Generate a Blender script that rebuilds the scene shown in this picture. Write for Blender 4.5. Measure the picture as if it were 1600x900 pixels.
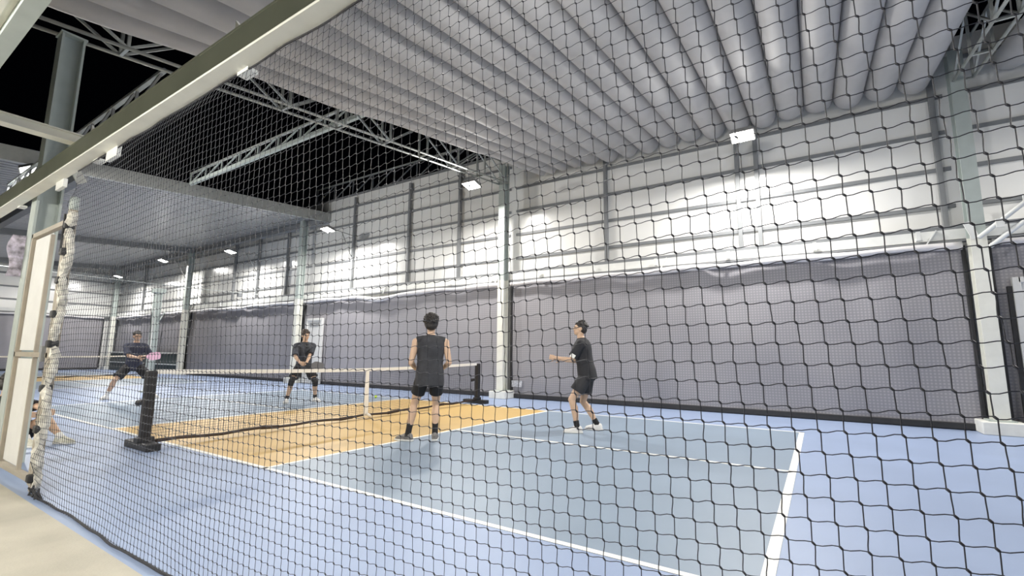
import bpy, bmesh, math, random
import numpy as np
from mathutils import Vector, Matrix, Quaternion
random.seed(7)
S = bpy.context.scene
for o in list(bpy.data.objects): bpy.data.objects.remove(o)
COL = S.collection
V = Vector
# ------------------------------------------------------------------ camera (solved from the court markings)
FPX = 731.06
CAM = V((6.989, -2.812, 1.194)); YAW, PITCH, ROLL = -0.57836, 0.13870, 0.00942
cd = bpy.data.cameras.new('camera'); cam = bpy.data.objects.new('camera', cd); COL.objects.link(cam)
cd.sensor_fit = 'HORIZONTAL'; cd.sensor_width = 36.0; cd.lens = 36.0 * FPX / 1600.0
cd.clip_start = 0.02; cd.clip_end = 300
_f = V((math.sin(YAW)*math.cos(PITCH), math.cos(YAW)*math.cos(PITCH), math.sin(PITCH)))
_r0 = V((math.cos(YAW), -math.sin(YAW), 0)); _u0 = _r0.cross(_f)
_r = math.cos(ROLL)*_r0 + math.sin(ROLL)*_u0; _u = -math.sin(ROLL)*_r0 + math.cos(ROLL)*_u0
cam.matrix_world = Matrix(((_r.x, _u.x, -_f.x, CAM.x), (_r.y, _u.y, -_f.y, CAM.y), (_r.z, _u.z, -_f.z, CAM.z), (0, 0, 0, 1)))
S.camera = cam
# ------------------------------------------------------------------ night sky, exposure
W = bpy.data.worlds.new('night'); S.world = W; W.use_nodes = True
W.node_tree.nodes['Background'].inputs[0].default_value = (0.5, 0.6, 1, 1)
W.node_tree.nodes['Background'].inputs[1].default_value = 0.0008
S.view_settings.view_transform = 'Standard'; S.view_settings.look = 'None'
S.view_settings.gamma = 1.0; S.view_settings.use_curve_mapping = False
S.view_settings.exposure = -0.12
LAMP_POWER = 330.0

# ------------------------------------------------------------------ materials
MATS = {}
def mat(name, col, rough=0.6, metal=0.0, var=0.08, scale=6.0, bump=0.0, bscale=80.0, spec=0.5, coat=0.0):
    if name in MATS: return MATS[name]
    m = bpy.data.materials.new(name); m.use_nodes = True; nt = m.node_tree
    b = nt.nodes['Principled BSDF']
    b.inputs['Roughness'].default_value = rough; b.inputs['Metallic'].default_value = metal
    b.inputs['Specular IOR Level'].default_value = spec
    if coat: b.inputs['Coat Weight'].default_value = coat; b.inputs['Coat Roughness'].default_value = 0.12
    tc = nt.nodes.new('ShaderNodeTexCoord')
    n = nt.nodes.new('ShaderNodeTexNoise'); n.inputs['Scale'].default_value = scale; n.inputs['Detail'].default_value = 5
    nt.links.new(tc.outputs['Object'], n.inputs['Vector'])
    r = nt.nodes.new('ShaderNodeValToRGB')
    r.color_ramp.elements[0].position = 0.3; r.color_ramp.elements[1].position = 0.7
    r.color_ramp.elements[0].color = tuple(c*(1-var) for c in col)+(1,)
    r.color_ramp.elements[1].color = tuple(min(1, c*(1+var)) for c in col)+(1,)
    nt.links.new(n.outputs['Fac'], r.inputs['Fac']); nt.links.new(r.outputs['Color'], b.inputs['Base Color'])
    if bump:
        n2 = nt.nodes.new('ShaderNodeTexNoise'); n2.inputs['Scale'].default_value = bscale; n2.inputs['Detail'].default_value = 3
        nt.links.new(tc.outputs['Object'], n2.inputs['Vector'])
        bp = nt.nodes.new('ShaderNodeBump'); bp.inputs['Strength'].default_value = bump; bp.inputs['Distance'].default_value = 0.01
        nt.links.new(n2.outputs['Fac'], bp.inputs['Height']); nt.links.new(bp.outputs['Normal'], b.inputs['Normal'])
    MATS[name] = m
    return m
def emis(name, col, strength):
    m = bpy.data.materials.new(name); m.use_nodes = True; nt = m.node_tree
    b = nt.nodes['Principled BSDF']; b.inputs['Base Color'].default_value = (0.9, 0.9, 0.9, 1)
    b.inputs['Emission Color'].default_value = (*col, 1); b.inputs['Emission Strength'].default_value = strength
    MATS[name] = m; return m
def weave(name, col, col2, scale=5.7, rough=0.55):
    m = bpy.data.materials.new(name); m.use_nodes = True; nt = m.node_tree
    b = nt.nodes['Principled BSDF']; b.inputs['Roughness'].default_value = rough
    tc = nt.nodes.new('ShaderNodeTexCoord')
    ws = []
    for ax in ('X', 'Z'):
        w = nt.nodes.new('ShaderNodeTexWave'); w.bands_direction = ax; w.inputs['Scale'].default_value = scale
        nt.links.new(tc.outputs['Object'], w.inputs['Vector']); ws.append(w)
    mx = nt.nodes.new('ShaderNodeMath'); mx.operation = 'MULTIPLY'
    nt.links.new(ws[0].outputs['Fac'], mx.inputs[0]); nt.links.new(ws[1].outputs['Fac'], mx.inputs[1])
    r = nt.nodes.new('ShaderNodeMixRGB'); r.inputs[1].default_value = (*col, 1); r.inputs[2].default_value = (*col2, 1)
    nt.links.new(mx.outputs[0], r.inputs[0]); nt.links.new(r.outputs[0], b.inputs['Base Color'])
    n2 = nt.nodes.new('ShaderNodeTexNoise'); n2.inputs['Scale'].default_value = 2.5; n2.inputs['Detail'].default_value = 4
    nt.links.new(tc.outputs['Object'], n2.inputs['Vector'])
    bp = nt.nodes.new('ShaderNodeBump'); bp.inputs['Strength'].default_value = 0.25; bp.inputs['Distance'].default_value = 0.05
    nt.links.new(n2.outputs['Fac'], bp.inputs['Height']); nt.links.new(bp.outputs['Normal'], b.inputs['Normal'])
    MATS[name] = m; return m
M = dict(
    outer=mat('court_paint_periwinkle', (0.285, 0.36, 0.53), 0.42, var=0.05, scale=1.2, bump=0.15, bscale=300),
    inner=mat('court_paint_slate_blue', (0.235, 0.30, 0.385), 0.40, var=0.05, scale=1.2, bump=0.15, bscale=300),
    orange=mat('court_paint_orange', (0.60, 0.40, 0.145), 0.45, var=0.04, scale=1.2, bump=0.15, bscale=300),
    line=mat('court_line_white', (0.86, 0.85, 0.80), 0.5, var=0.04),
    concrete=mat('concrete_apron', (0.45, 0.425, 0.36), 0.75, var=0.14, scale=2.2, bump=0.2, bscale=60),
    plinth=mat('plinth_concrete', (0.72, 0.72, 0.68), 0.8, var=0.08),
    clad=mat('white_cladding', (0.86, 0.86, 0.84), 0.20, var=0.03, scale=0.7, coat=0.35),
    girt=mat('girt_grey_steel', (0.22, 0.23, 0.24), 0.5, var=0.05),
    steel=mat('column_grey_green_paint', (0.42, 0.47, 0.45), 0.45, var=0.06),
    beam=mat('beam_olive_grey_paint', (0.33, 0.36, 0.30), 0.5, var=0.08, scale=3),
    pale=mat('pale_painted_steel', (0.74, 0.74, 0.68), 0.45, var=0.05),
    galv=mat('galvanised_truss_steel', (0.42, 0.44, 0.42), 0.42, metal=0.35, var=0.1),
    duct=mat('white_painted_rail', (0.74, 0.75, 0.73), 0.4, var=0.04),
    roof=mat('pleated_canvas_grey', (0.45, 0.44, 0.435), 0.7, var=0.09, scale=1.6, bump=0.35, bscale=5),
    deck=mat('metal_roof_deck', (0.45, 0.46, 0.48), 0.36, metal=0.55, var=0.08, scale=1.5),
    fascia=mat('fascia_grey', (0.42, 0.43, 0.41), 0.5, var=0.08),
    curtain=weave('curtain_mesh_grey', (0.245, 0.24, 0.265), (0.36, 0.35, 0.365)),
    curtain2=mat('curtain_grey_plain', (0.30, 0.29, 0.31), 0.6, var=0.05, scale=2),
    valance=mat('valance_white_vinyl', (0.72, 0.70, 0.71), 0.35, var=0.05, scale=4, bump=0.4, bscale=9),
    black=mat('black_rubber', (0.018, 0.018, 0.02), 0.55, var=0.2),
    batten=mat('curtain_batten_black', (0.022, 0.022, 0.024), 0.6, var=0.2),
    cord=mat('netting_cord_black', (0.022, 0.024, 0.036), 0.42, var=0.2, scale=40),
    rope=mat('black_border_rope', (0.02, 0.02, 0.024), 0.6, var=0.3, scale=60, bump=0.6, bscale=300),
    tape=mat('net_tape_white', (0.86, 0.84, 0.79), 0.55, var=0.03),
    sleeve=mat('post_sleeve_black', (0.016, 0.015, 0.016), 0.5, var=0.25, scale=15, bump=0.3, bscale=40),
    bar=mat('net_bar_dark_brown', (0.05, 0.033, 0.026), 0.45, var=0.2),
    tan=mat('gate_frame_tan_steel', (0.36, 0.32, 0.26), 0.5, var=0.12),
    gpanel=mat('gate_panel_white', (0.70, 0.70, 0.69), 0.5, var=0.04),
    lash=mat('mottled_white_lashing', (0.62, 0.60, 0.54), 0.7, var=0.45, scale=22),
    addedtube=emis('added_tube_lamp', (1, 0.96, 0.88), 1500.0),
    lamp=emis('floodlight_lens', (1, 0.96, 0.86), 30.0),
    housing=mat('floodlight_housing', (0.25, 0.25, 0.25), 0.5),
    door=mat('door_white_paint', (0.62, 0.62, 0.61), 0.45, var=0.04),
    glassd=mat('door_glass_grey', (0.28, 0.29, 0.31), 0.12, var=0.05),
    green=mat('dark_green_padding', (0.03, 0.05, 0.045), 0.6, var=0.2),
    ball=mat('ball_yellow_green', (0.62, 0.85, 0.06), 0.5, var=0.03),
    skin=mat('skin', (0.62, 0.42, 0.29), 0.5, var=0.05, scale=12),
    skin2=mat('skin_tanned', (0.50, 0.33, 0.23), 0.5, var=0.05, scale=12),
    hair=mat('hair_black', (0.02, 0.016, 0.014), 0.5, var=0.4, scale=60, bump=0.6, bscale=120),
    hairb=mat('hair_dark_brown', (0.05, 0.032, 0.02), 0.5, var=0.4, scale=60, bump=0.6, bscale=120),
    sh_grey=mat('shirt_charcoal', (0.035, 0.036, 0.042), 0.8, var=0.25, scale=9, bump=0.5, bscale=14),
    sh_black=mat('shirt_black', (0.022, 0.022, 0.026), 0.8, var=0.2, scale=9, bump=0.5, bscale=14),
    sh_navy=mat('shirt_navy', (0.03, 0.034, 0.06), 0.8, var=0.2, scale=9, bump=0.5, bscale=14),
    sh_print=mat('shirt_black_printed', (0.045, 0.05, 0.062), 0.8, var=0.75, scale=11, bump=0.4, bscale=14),
    shorts=mat('shorts_black', (0.012, 0.012, 0.014), 0.8, var=0.2, bump=0.5, bscale=14),
    shorts2=mat('shorts_charcoal', (0.03, 0.03, 0.034), 0.8, var=0.2, bump=0.5, bscale=14),
    sockb=mat('sock_black', (0.016, 0.016, 0.017), 0.9),
    sockw=mat('sock_white', (0.75, 0.74, 0.72), 0.9),
    shoew=mat('shoe_white', (0.78, 0.77, 0.75), 0.6, var=0.05),
    shoeg=mat('shoe_grey', (0.20, 0.19, 0.18), 0.6, var=0.35, scale=20),
    shoec=mat('shoe_cream', (0.62, 0.60, 0.50), 0.6, var=0.2, scale=20),
    sole=mat('sole_white', (0.7, 0.7, 0.68), 0.6),
    eye=mat('eye_dark', (0.02, 0.015, 0.012), 0.3), lips=mat('lips', (0.42, 0.2, 0.16), 0.5),
    pink=mat('paddle_pink', (0.80, 0.50, 0.66), 0.45, var=0.2, scale=14),
    pgrey=mat('paddle_grey', (0.16, 0.16, 0.17), 0.45, var=0.1),
    print_=mat('printed_label_pale', (0.42, 0.43, 0.47), 0.6, var=0.5, scale=30),
    poster=mat('poster_purple_print', (0.50, 0.46, 0.56), 0.5, var=0.75, scale=16),
)

# ------------------------------------------------------------------ helpers
def link(name, me, m, parent=None, loc=None, smooth=False):
    if m is not None and not me.materials: me.materials.append(m)
    if smooth: me.polygons.foreach_set('use_smooth', [True]*len(me.polygons))
    o = bpy.data.objects.new(name, me); COL.objects.link(o)
    if loc is not None: o.location = loc
    if parent is not None: o.parent = parent
    return o
def tag(o, label=None, cat=None, group=None, kind=None):
    if label: o['label'] = label
    if cat: o['category'] = cat
    if group: o['group'] = group
    if kind: o['kind'] = kind
    return o
def empty(name, loc, label, cat, group=None):
    o = bpy.data.objects.new(name, None); COL.objects.link(o); o.location = loc; o.empty_display_size = 0.1
    return tag(o, label, cat, group)
class G:
    """collects shapes, in world metres, of ONE part"""
    def __init__(s): s.v = []; s.f = []
    def add(s, vs, fs):
        k = len(s.v); s.v += [tuple(p) for p in vs]; s.f += [tuple(i+k for i in f) for f in fs]; return s
    def box(s, lo, hi, ch=0.0):
        (a, b, c), (d, e, f) = lo, hi
        if not ch:
            return s.add([(a,b,c),(d,b,c),(d,e,c),(a,e,c),(a,b,f),(d,b,f),(d,e,f),(a,e,f)],
                         [(3,2,1,0),(4,5,6,7),(0,1,5,4),(1,2,6,5),(2,3,7,6),(3,0,4,7)])
        bm = bmesh.new(); bmesh.ops.create_cube(bm, size=1)
        for v in bm.verts: v.co = V(((a+d)/2+v.co.x*(d-a), (b+e)/2+v.co.y*(e-b), (c+f)/2+v.co.z*(f-c)))
        bmesh.ops.bevel(bm, geom=bm.edges[:], offset=ch, segments=2, affect='EDGES', profile=0.5)
        bm.verts.index_update()
        s.add([v.co[:] for v in bm.verts], [[v.index for v in p.verts] for p in bm.faces]); bm.free(); return s
    def bar(s, p, q, w, h=None, up=(0, 0, 1)):
        h = h or w; p = V(p); q = V(q); d = (q-p).normalized(); up = V(up)
        if abs(d.dot(up)) > 0.98: up = V((1, 0, 0))
        x = d.cross(up).normalized(); y = x.cross(d)
        vs = []
        for c in (p, q):
            for sx, sy in ((-1,-1),(1,-1),(1,1),(-1,1)): vs.append(c + x*sx*w/2 + y*sy*h/2)
        return s.add(vs, [(3,2,1,0),(4,5,6,7),(0,1,5,4),(1,2,6,5),(2,3,7,6),(3,0,4,7)])
    def tube(s, pts, rad, n=8, caps=True):
        pts = [V(p) for p in pts]; m = len(pts)
        if not hasattr(rad, '__len__'): rad = [rad]*m
        t0 = (pts[1]-pts[0]).normalized(); up = V((0,0,1)) if abs(t0.z) < .9 else V((1,0,0))
        x = t0.cross(up).normalized(); vs = []
        for i, p in enumerate(pts):
            t = (pts[min(i+1,m-1)]-pts[max(i-1,0)]).normalized()
            x = (x - t*x.dot(t)).normalized(); y = t.cross(x)
            for k in range(n):
                a = 2*math.pi*k/n; vs.append(p + (x*math.cos(a)+y*math.sin(a))*rad[i])
        fs = [(i*n+k, i*n+(k+1)%n, (i+1)*n+(k+1)%n, (i+1)*n+k) for i in range(m-1) for k in range(n)]
        if caps: fs += [tuple(range(n-1,-1,-1)), tuple((m-1)*n+k for k in range(n))]
        return s.add(vs, fs)
    def loft(s, rings):
        n = len(rings[0]); vs = [p for r in rings for p in r]; m = len(rings)
        fs = [(i*n+k, i*n+(k+1)%n, (i+1)*n+(k+1)%n, (i+1)*n+k) for i in range(m-1) for k in range(n)]
        fs += [tuple(range(n-1,-1,-1)), tuple((m-1)*n+k for k in range(n))]
        return s.add(vs, fs)
    def ell(s, c, r, R=None, nu=14, nv=9):
        c = V(c); R = R or Matrix.Identity(3); vs = [c + R @ V((0,0,-r[2]))]
        for j in range(1, nv):
            b = -math.pi/2 + math.pi*j/nv
            for k in range(nu):
                a = 2*math.pi*k/nu
                vs.append(c + R @ V((r[0]*math.cos(b)*math.cos(a), r[1]*math.cos(b)*math.sin(a), r[2]*math.sin(b))))
        vs.append(c + R @ V((0,0,r[2]))); T = len(vs)-1
        fs = [(0, 1+(k+1)%nu, 1+k) for k in range(nu)]
        for j in range(nv-2):
            for k in range(nu):
                a = 1+j*nu+k; b2 = 1+j*nu+(k+1)%nu; fs.append((a, b2, b2+nu, a+nu))
        fs += [(T, 1+(nv-2)*nu+k, 1+(nv-2)*nu+(k+1)%nu) for k in range(nu)]
        return s.add(vs, fs)
    def prism(s, poly, axis, a, b):
        """polygon (list of 2D) extruded along axis from a to b"""
        def P(u, w, t): return {'x': (t,u,w), 'y': (u,t,w), 'z': (u,w,t)}[axis]
        n = len(poly); vs = [P(u,w,a) for u,w in poly]+[P(u,w,b) for u,w in poly]
        return s.add(vs, [tuple(range(n-1,-1,-1)), tuple(range(n,2*n))]+[(i,(i+1)%n,n+(i+1)%n,n+i) for i in range(n)])
    def mesh(s, name, org=(0,0,0)):
        o = V(org); me = bpy.data.meshes.new(name)
        me.from_pydata([(p[0]-o.x, p[1]-o.y, p[2]-o.z) for p in s.v], [], s.f); me.update()
        bm = bmesh.new(); bm.from_mesh(me); bmesh.ops.recalc_face_normals(bm, faces=bm.faces); bm.to_mesh(me); bm.free()
        return me
    def part(s, name, m, parent=None, smooth=False):
        """world-space shape -> part under parent (origin at the parent's own origin)"""
        org = parent_org(parent)
        return link(name, s.mesh(name, org), m, parent, smooth=smooth)
    def thing(s, name, m, org, smooth=False):
        return link(name, s.mesh(name, org), m, None, org, smooth)
def parent_org(p):
    v = V((0,0,0))
    while p is not None: v = v + p.location; p = p.parent
    return v
def structure(o): o['kind'] = 'structure'; return o
def copy_tree(o, parent=None, off=None):
    c = o.copy(); COL.objects.link(c); c.parent = parent
    if off is not None: c.location = o.location + V(off)
    for ch in [x for x in bpy.data.objects if x.parent == o]: copy_tree(ch, c)
    return c

# ================================================================== SETTING
WY = 8.35           # cladding plane of the long wall
CY = 8.05           # curtain plane
COLX = [-29.0, -19.42, -9.84, -0.25, 9.32, 18.75]
floor = structure(G().box((-30, -1.63, -0.12), (19.2, WY, 0)).part('floor', M['outer']))
def court(cx, z=0.0):
    G().box((cx-6.705, 0, 0), (cx-2.13, 6.1, 0.0015)).part('court_surface', M['inner'], floor)
    G().box((cx+2.13, 0, 0), (cx+6.705, 6.1, 0.0015)).part('court_surface', M['inner'], floor)
    G().box((cx-2.13, 0, 0), (cx+2.13, 6.1, 0.0015)).part('kitchen_surface', M['orange'], floor)
    h = 0.003; w = 0.05
    for y in (0, 6.1-w): G().box((cx-6.705, y, 0), (cx+6.705, y+w, h)).part('sideline', M['line'], floor)
    for x in (-6.705, 6.705-w-0.02): G().box((cx+x, 0, 0), (cx+x+w+0.02, 6.1, h)).part('baseline', M['line'], floor)
    for x in (-2.13-w/2, 2.13-w/2): G().box((cx+x, 0, 0), (cx+x+w, 6.1, h)).part('kitchen_line', M['line'], floor)
    for a, b in ((-6.705, -2.13), (2.13, 6.705)): G().box((cx+a, 3.05-w/2, 0), (cx+b, 3.05+w/2, h)).part('centre_line', M['line'], floor)
court(0.0); court(-19.3)
apron = structure(G().box((-30, -9, -0.14), (19.2, -1.63, 0.0)).part('floor_apron', M['concrete']))
# walls
wall = structure(G().box((-30.2, WY, 0), (19.2, WY+0.12, 7.12)).part('wall_back', M['clad']))
for z in (3.9, 4.6, 5.3, 6.0, 6.68):
    for i in range(-1, len(COLX)):
        a = COLX[i] if i >= 0 else -30; b = COLX[i+1] if i+1 < len(COLX) else 19.2
        G().box((a+0.1, WY-0.04, z-0.035), (b-0.1, WY, z+0.035)).part('girt', M['girt'], wall)
for x in (-26.2, -20.6, -15.9, -13.85, -11.6, -7.35, -4.47, -2.25, 2.62, 5.72, 6.10, 9.05, 12.5, 15.2):
    G().box((x-0.04, WY-0.12, 3.4), (x+0.04, WY-0.02, 7.0)).part('stud', M['girt'], wall)
for x in (-7.2, -4.35, -2.1):        # short outriggers at the top of the open bay
    G().bar((x-0.05, WY-0.06, 6.75), (x-0.6, WY+0.4, 7.1), 0.06).part('outrigger', M['girt'], wall)
wl = structure(G().box((-30.2, -9, 0), (-30, WY, 6.4)).part('wall_left', M['clad']))
for z in (3.9, 4.6, 5.3):
    G().box((-30, -3, z-0.035), (-29.91, WY, z+0.035)).part('girt', M['girt'], wl)
G().box((-30, -3, 5.35), (-29.7, WY-0.3, 5.75)).part('header', M['duct'], wl)
for y in (1.8, 5.0): G().box((-30, y-0.04, 3.4), (-29.88, y+0.04, 6.2)).part('stud', M['girt'], wl)
structure(G().box((19.0, -1.6, 0), (19.2, WY, 6.9)).part('wall_right', M['clad']))
# white box rail above the curtains, one run per bay, hooks under it
rail = structure(G().box((-29.9, 7.98, 3.22), (19.0, 8.2, 3.40)).part('trim_1', M['duct']))
G().box((-29.9, 7.99, 3.40), (19.0, 8.2, 3.47)).part('rail_cap', M['girt'], rail)
G().box((-29.9, 7.97, 3.175), (19.0, 8.12, 3.21)).part('rail_track', M['girt'], rail)
for k in range(30):
    x = -28.6 + k*1.55
    g = G().box((x-0.03, 7.90, 3.24), (x+0.03, 7.98, 3.28)).box((x-0.03, 7.90, 3.28), (x+0.03, 7.925, 3.40))
    if k % 3 == 0: g.bar((x+0.25, 7.95, 3.40), (x+0.10, 7.95, 3.16), 0.05, 0.02)
    g.part('rail_hook', M['duct'], rail)
rl = structure(G().box((-29.9, -3, 3.22), (-29.68, 7.9, 3.40)).part('trim_2', M['duct']))
G().box((-29.9, -3, 3.14), (-29.7, 7.9, 3.21)).part('rail_track', M['girt'], rl)

# curtains
def curtain(x0, x1, label, seed, axis='x', plane=CY, sag=0.0):
    rnd = random.Random(seed)
    c = empty('wall_curtain', (x0, plane, 0) if axis == 'x' else (plane, x0, 0), label, 'curtain', 'grey mesh wall curtains')
    nx, nz = 60, 26
    ph = [rnd.uniform(0, 6.28) for _ in range(6)]
    vs, fs = [], []
    for j in range(nz+1):
        for i in range(nx+1):
            u = i/nx; w = j/nz; x = x0+(x1-x0)*u; z = 0.1+2.98*w
            d = 0.012*math.sin(9*u*6.28+ph[0]+2*w) + 0.010*math.sin(4.3*u*6.28+ph[1]-5*w) + 0.008*math.sin(17*u+11*w+ph[2])
            d += 0.03*math.exp(-((u-0.42-0.12*w)/0.02)**2)*w*(1 if seed % 2 else 0.3)
            d += 0.05*math.sin(math.pi*w)*0.5
            vs.append((x, plane-d, z) if axis == 'x' else (plane+d, x, z))
    n = nx+1
    for j in range(nz):
        for i in range(nx): fs.append((j*n+i, j*n+i+1, (j+1)*n+i+1, (j+1)*n+i))
    G().add(vs, fs).part('sheet', M['curtain'] if axis == 'x' else M['curtain2'], c, smooth=True)
    def bx(a, b, d0, d1, z0, z1, name, m):
        g = G()
        if axis == 'x': g.box((a, plane-d1, z0), (b, plane-d0, z1), 0.008)
        else: g.box((plane+d0, a, z0), (plane+d1, b, z1), 0.008)
        return g.part(name, m, c)
    bx(x0+.02, x1-.02, -0.03, 0.045, 0.012, 0.115, 'batten', M['batten'])
    bx(x0-.005, x0+.05, -0.03, 0.07, 0.1, 3.1, 'edge_strip', M['batten'])
    bx(x1-.05, x1+.005, -0.03, 0.07, 0.1, 3.1, 'edge_strip', M['batten'])
    # rolled white valance, hanging lower where it has slipped
    pts, rad = [], []
    for i in range(61):
        u = i/60; x = x0+.05+(x1-x0-.1)*u
        s = sag*math.exp(-((u-0.47)/0.10)**2) + 0.012*math.sin(u*31+ph[3])
        r = 0.062+0.012*math.sin(u*23+ph[4])+0.03*(sag > 0)*math.exp(-((u-0.47)/0.05)**2)
        pts.append((x, plane-0.13, 3.10-s) if axis == 'x' else (plane+0.13, x, 3.10-s)); rad.append(r)
    G().tube(pts, rad, 10).part('valance_roll', M['valance'], c, smooth=True)
    return c
g_ = 0.12
curtain(COLX[3]+g_+.03, COLX[4]-g_, 'widest grey mesh curtain on the long wall, behind the player in white shoes', 1)
cs = curtain(COLX[2]+g_+.03, COLX[3]-g_, 'grey mesh curtain with sagging white valance behind the net centre strap', 2, sag=0.13)
curtain(COLX[1]+g_+.03, COLX[2]-g_, 'grey mesh curtain on the long wall left of the white slatted door', 3, sag=0.05)
curtain(COLX[0]+g_+.03, COLX[1]-g_, 'grey mesh curtain at the far left end of the long wall', 4)
curtain(COLX[4]+g_+.03, COLX[5]-g_, 'grey mesh curtain beside the door at the right edge', 5)
curtain(2.2, 7.6, 'pale grey mesh curtain on the far end wall, behind the second court', 6, 'y', -29.75)
curtain(-3.5, 2.05, 'grey mesh curtain on the far end wall, behind the gate', 7, 'y', -29.75)
tag(G().box((-0.06, CY-0.055, 0.30), (0.28, CY-0.045, 0.47)).thing('printed_label', M['print_'], (0.1, CY-0.05, 0.3)),
    'small faded printed label low on the grey curtain right of the column', 'label')
# padding with white rails at the foot of the long wall, second court
pd = empty('wall_padding', (-22, 7.9, 0), 'dark green low padding with white rails behind the second court', 'padding')
G().box((-28.7, 7.82, 0.03), (-19.7, 7.92, 1.0), 0.02).part('pad', M['green'], pd)
for z in (0.45, 1.02): G().box((-28.7, 7.79, z), (-19.7, 7.85, z+0.05)).part('rail', M['duct'], pd)
# doors in the long wall
def door(n, x0, x1, zt, y):
    d = structure(G().box((x0, y-0.02, 0.02), (x1, y+0.03, zt)).part('door_%d' % n, M['door']))
    for a, b, c_, e in ((x0-.07, x0+.03, 0.02, zt+.07), (x1-.03, x1+.07, 0.02, zt+.07), (x0, x1, zt-.02, zt+.07)):
        G().box((a, y-0.06, c_), (b, y+0.02, e), 0.008).part('door_frame', M['door'], d)
    return d
d1 = door(1, -9.33, -8.42, 2.36, 7.93)
for z in (2.14, 2.22): G().box((-9.15, 7.895, z), (-8.6, 7.912, z+0.035)).part('louvre', M['girt'], d1)
G().box((-9.19, 7.893, 1.0), (-9.14, 7.91, 1.15)).part('door_handle', M['black'], d1)
d2 = door(2, 9.75, 10.75, 2.42, 7.93)
G().box((9.92, 7.893, 0.25), (10.6, 7.912, 2.2)).part('pane', M['glassd'], d2)
G().box((9.88, 7.892, 2.28), (10.62, 7.912, 2.31)).part('louvre', M['girt'], d2)
G().box((9.62, 7.90, 0.05), (9.68, 7.95, 2.35)).part('door_seal', M['black'], d2)

# columns of the long wall
def hcol(cx, cy, z0, z1, w, d, m, label, plinth=True, pale_to=None):
    c = empty('steel_column', (cx, cy, 0), label, 'column', 'steel columns')
    t = 0.022
    def seg(a, b, mm):
        G().box((cx-w/2, cy-d/2, a), (cx+w/2, cy-d/2+t, b)).part('flange', mm, c)
        G().box((cx-w/2, cy+d/2-t, a), (cx+w/2, cy+d/2, b)).part('flange', mm, c)
        G().box((cx-0.012, cy-d/2+t, a), (cx+0.012, cy+d/2-t, b)).part('web', mm, c)
    if pale_to: seg(z0, pale_to, M['pale']); seg(pale_to, z1, m)
    else: seg(z0, z1, m)
    if plinth:
        G().box((cx-0.26, cy-0.24, 0), (cx+0.26, cy+0.24, z0-0.02), 0.015).part('plinth', M['plinth'], c)
        G().box((cx-0.16, cy-0.16, z0-0.02), (cx+0.16, cy+0.16, z0)).part('base_plate', m, c)
    return c
names = ['steel column in the far left corner of the hall', 'pale steel column beside the dark green padding',
         'steel column just left of the white slatted door', 'steel column on white plinth behind the far net post',
         'steel column on white plinth at the right edge, beside the door', 'steel column of the long wall beyond the right edge']
for i, x in enumerate(COLX):
    hcol(x, 7.82, 0.22, 6.55, 0.20, 0.24, M['steel'], names[i], True, 3.2)
hcol(-29.75, 1.9, 0.2, 6.0, 0.2, 0.2, M['steel'], 'steel column standing against the far end wall', True, 3.2)
# diagonal strut pair on the right column
st = empty('diagonal_brace', (9.4, 7.6, 3.1), 'pair of white diagonal tubes rising right from the right column', 'brace')
G().tube([(9.30, 7.60, 3.14), (11.0, 7.60, 4.62)], 0.035, 8).part('tube', M['duct'], st, True)
G().tube([(9.42, 7.60, 2.98), (11.1, 7.60, 4.40)], 0.035, 8).part('tube', M['duct'], st, True)
for x, z in ((9.56, 3.32), (9.90, 3.68)): G().box((x-.05, 7.55, z-.05), (x+.05, 7.58, z+.09)).part('plate', M['duct'], st)
G().bar((9.27, 7.62, 3.14), (9.18, 7.62, 3.42), 0.1, 0.02, (0,1,0)).part('gusset', M['duct'], st)

# ================================================================== ROOF
# metal deck over the second court
def deckz(y): return 6.36 + 0.07*(y-8.3)
ceil = structure(G().add([(-30, -6, deckz(-6)+.12), (-8.9, -6, deckz(-6)+.12), (-8.9, WY, deckz(WY)+.12), (-30, WY, deckz(WY)+.12)], [(0,1,2,3)]).part('ceiling', M['deck']))
sheet = None
for k in range(21):
    x = -9.0-1.0*k
    if sheet is None:
        prof = []
        for r in range(4):
            b = -0.25*r
            prof += [(b, .10), (b-.05, .10), (b-.07, 0), (b-.20, 0), (b-.22, .10)]
        prof.append((-1.0, .10))
        vs = [(px, -6, pz+deckz(-6)) for px, pz in prof]+[(px, WY-.02, pz+deckz(WY)) for px, pz in prof]
        n = len(prof)
        sheet = G().add(vs, [(i, i+1, n+i+1, n+i) for i in range(n-1)]).mesh('deck_sheet')
        sheet.materials.append(M['deck'])
    o = link('deck_sheet', sheet, None, ceil); o.location = (x, 0, 0)
for x in (-19.42, -29.0):
    G().bar((x, -6, deckz(-6)-.12), (x, WY-.1, deckz(WY-.1)-.12), 0.18, 0.26).part('rafter', M['girt'], ceil)
for y in (0.9, 8.0):
    G().box((-29.9, y-.1, deckz(y)-.22), (-9, y+.1, deckz(y)-.02)).part('purlin', M['girt'], ceil)
G().add([(-8.9, -6, deckz(-6)-.10), (-8.9, 8.5, deckz(8.5)-.10), (-8.9, 8.5, deckz(8.5)+.27), (-8.9, -6, deckz(-6)+.27),
         (-9.0, -6, deckz(-6)-.10), (-9.0, 8.5, deckz(8.5)-.10), (-9.0, 8.5, deckz(8.5)+.27), (-9.0, -6, deckz(-6)+.27)],
        [(0,1,2,3),(7,6,5,4),(0,4,5,1),(3,2,6,7),(0,3,7,4),(1,5,6,2)]).part('fascia', M['fascia'], ceil)

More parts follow.
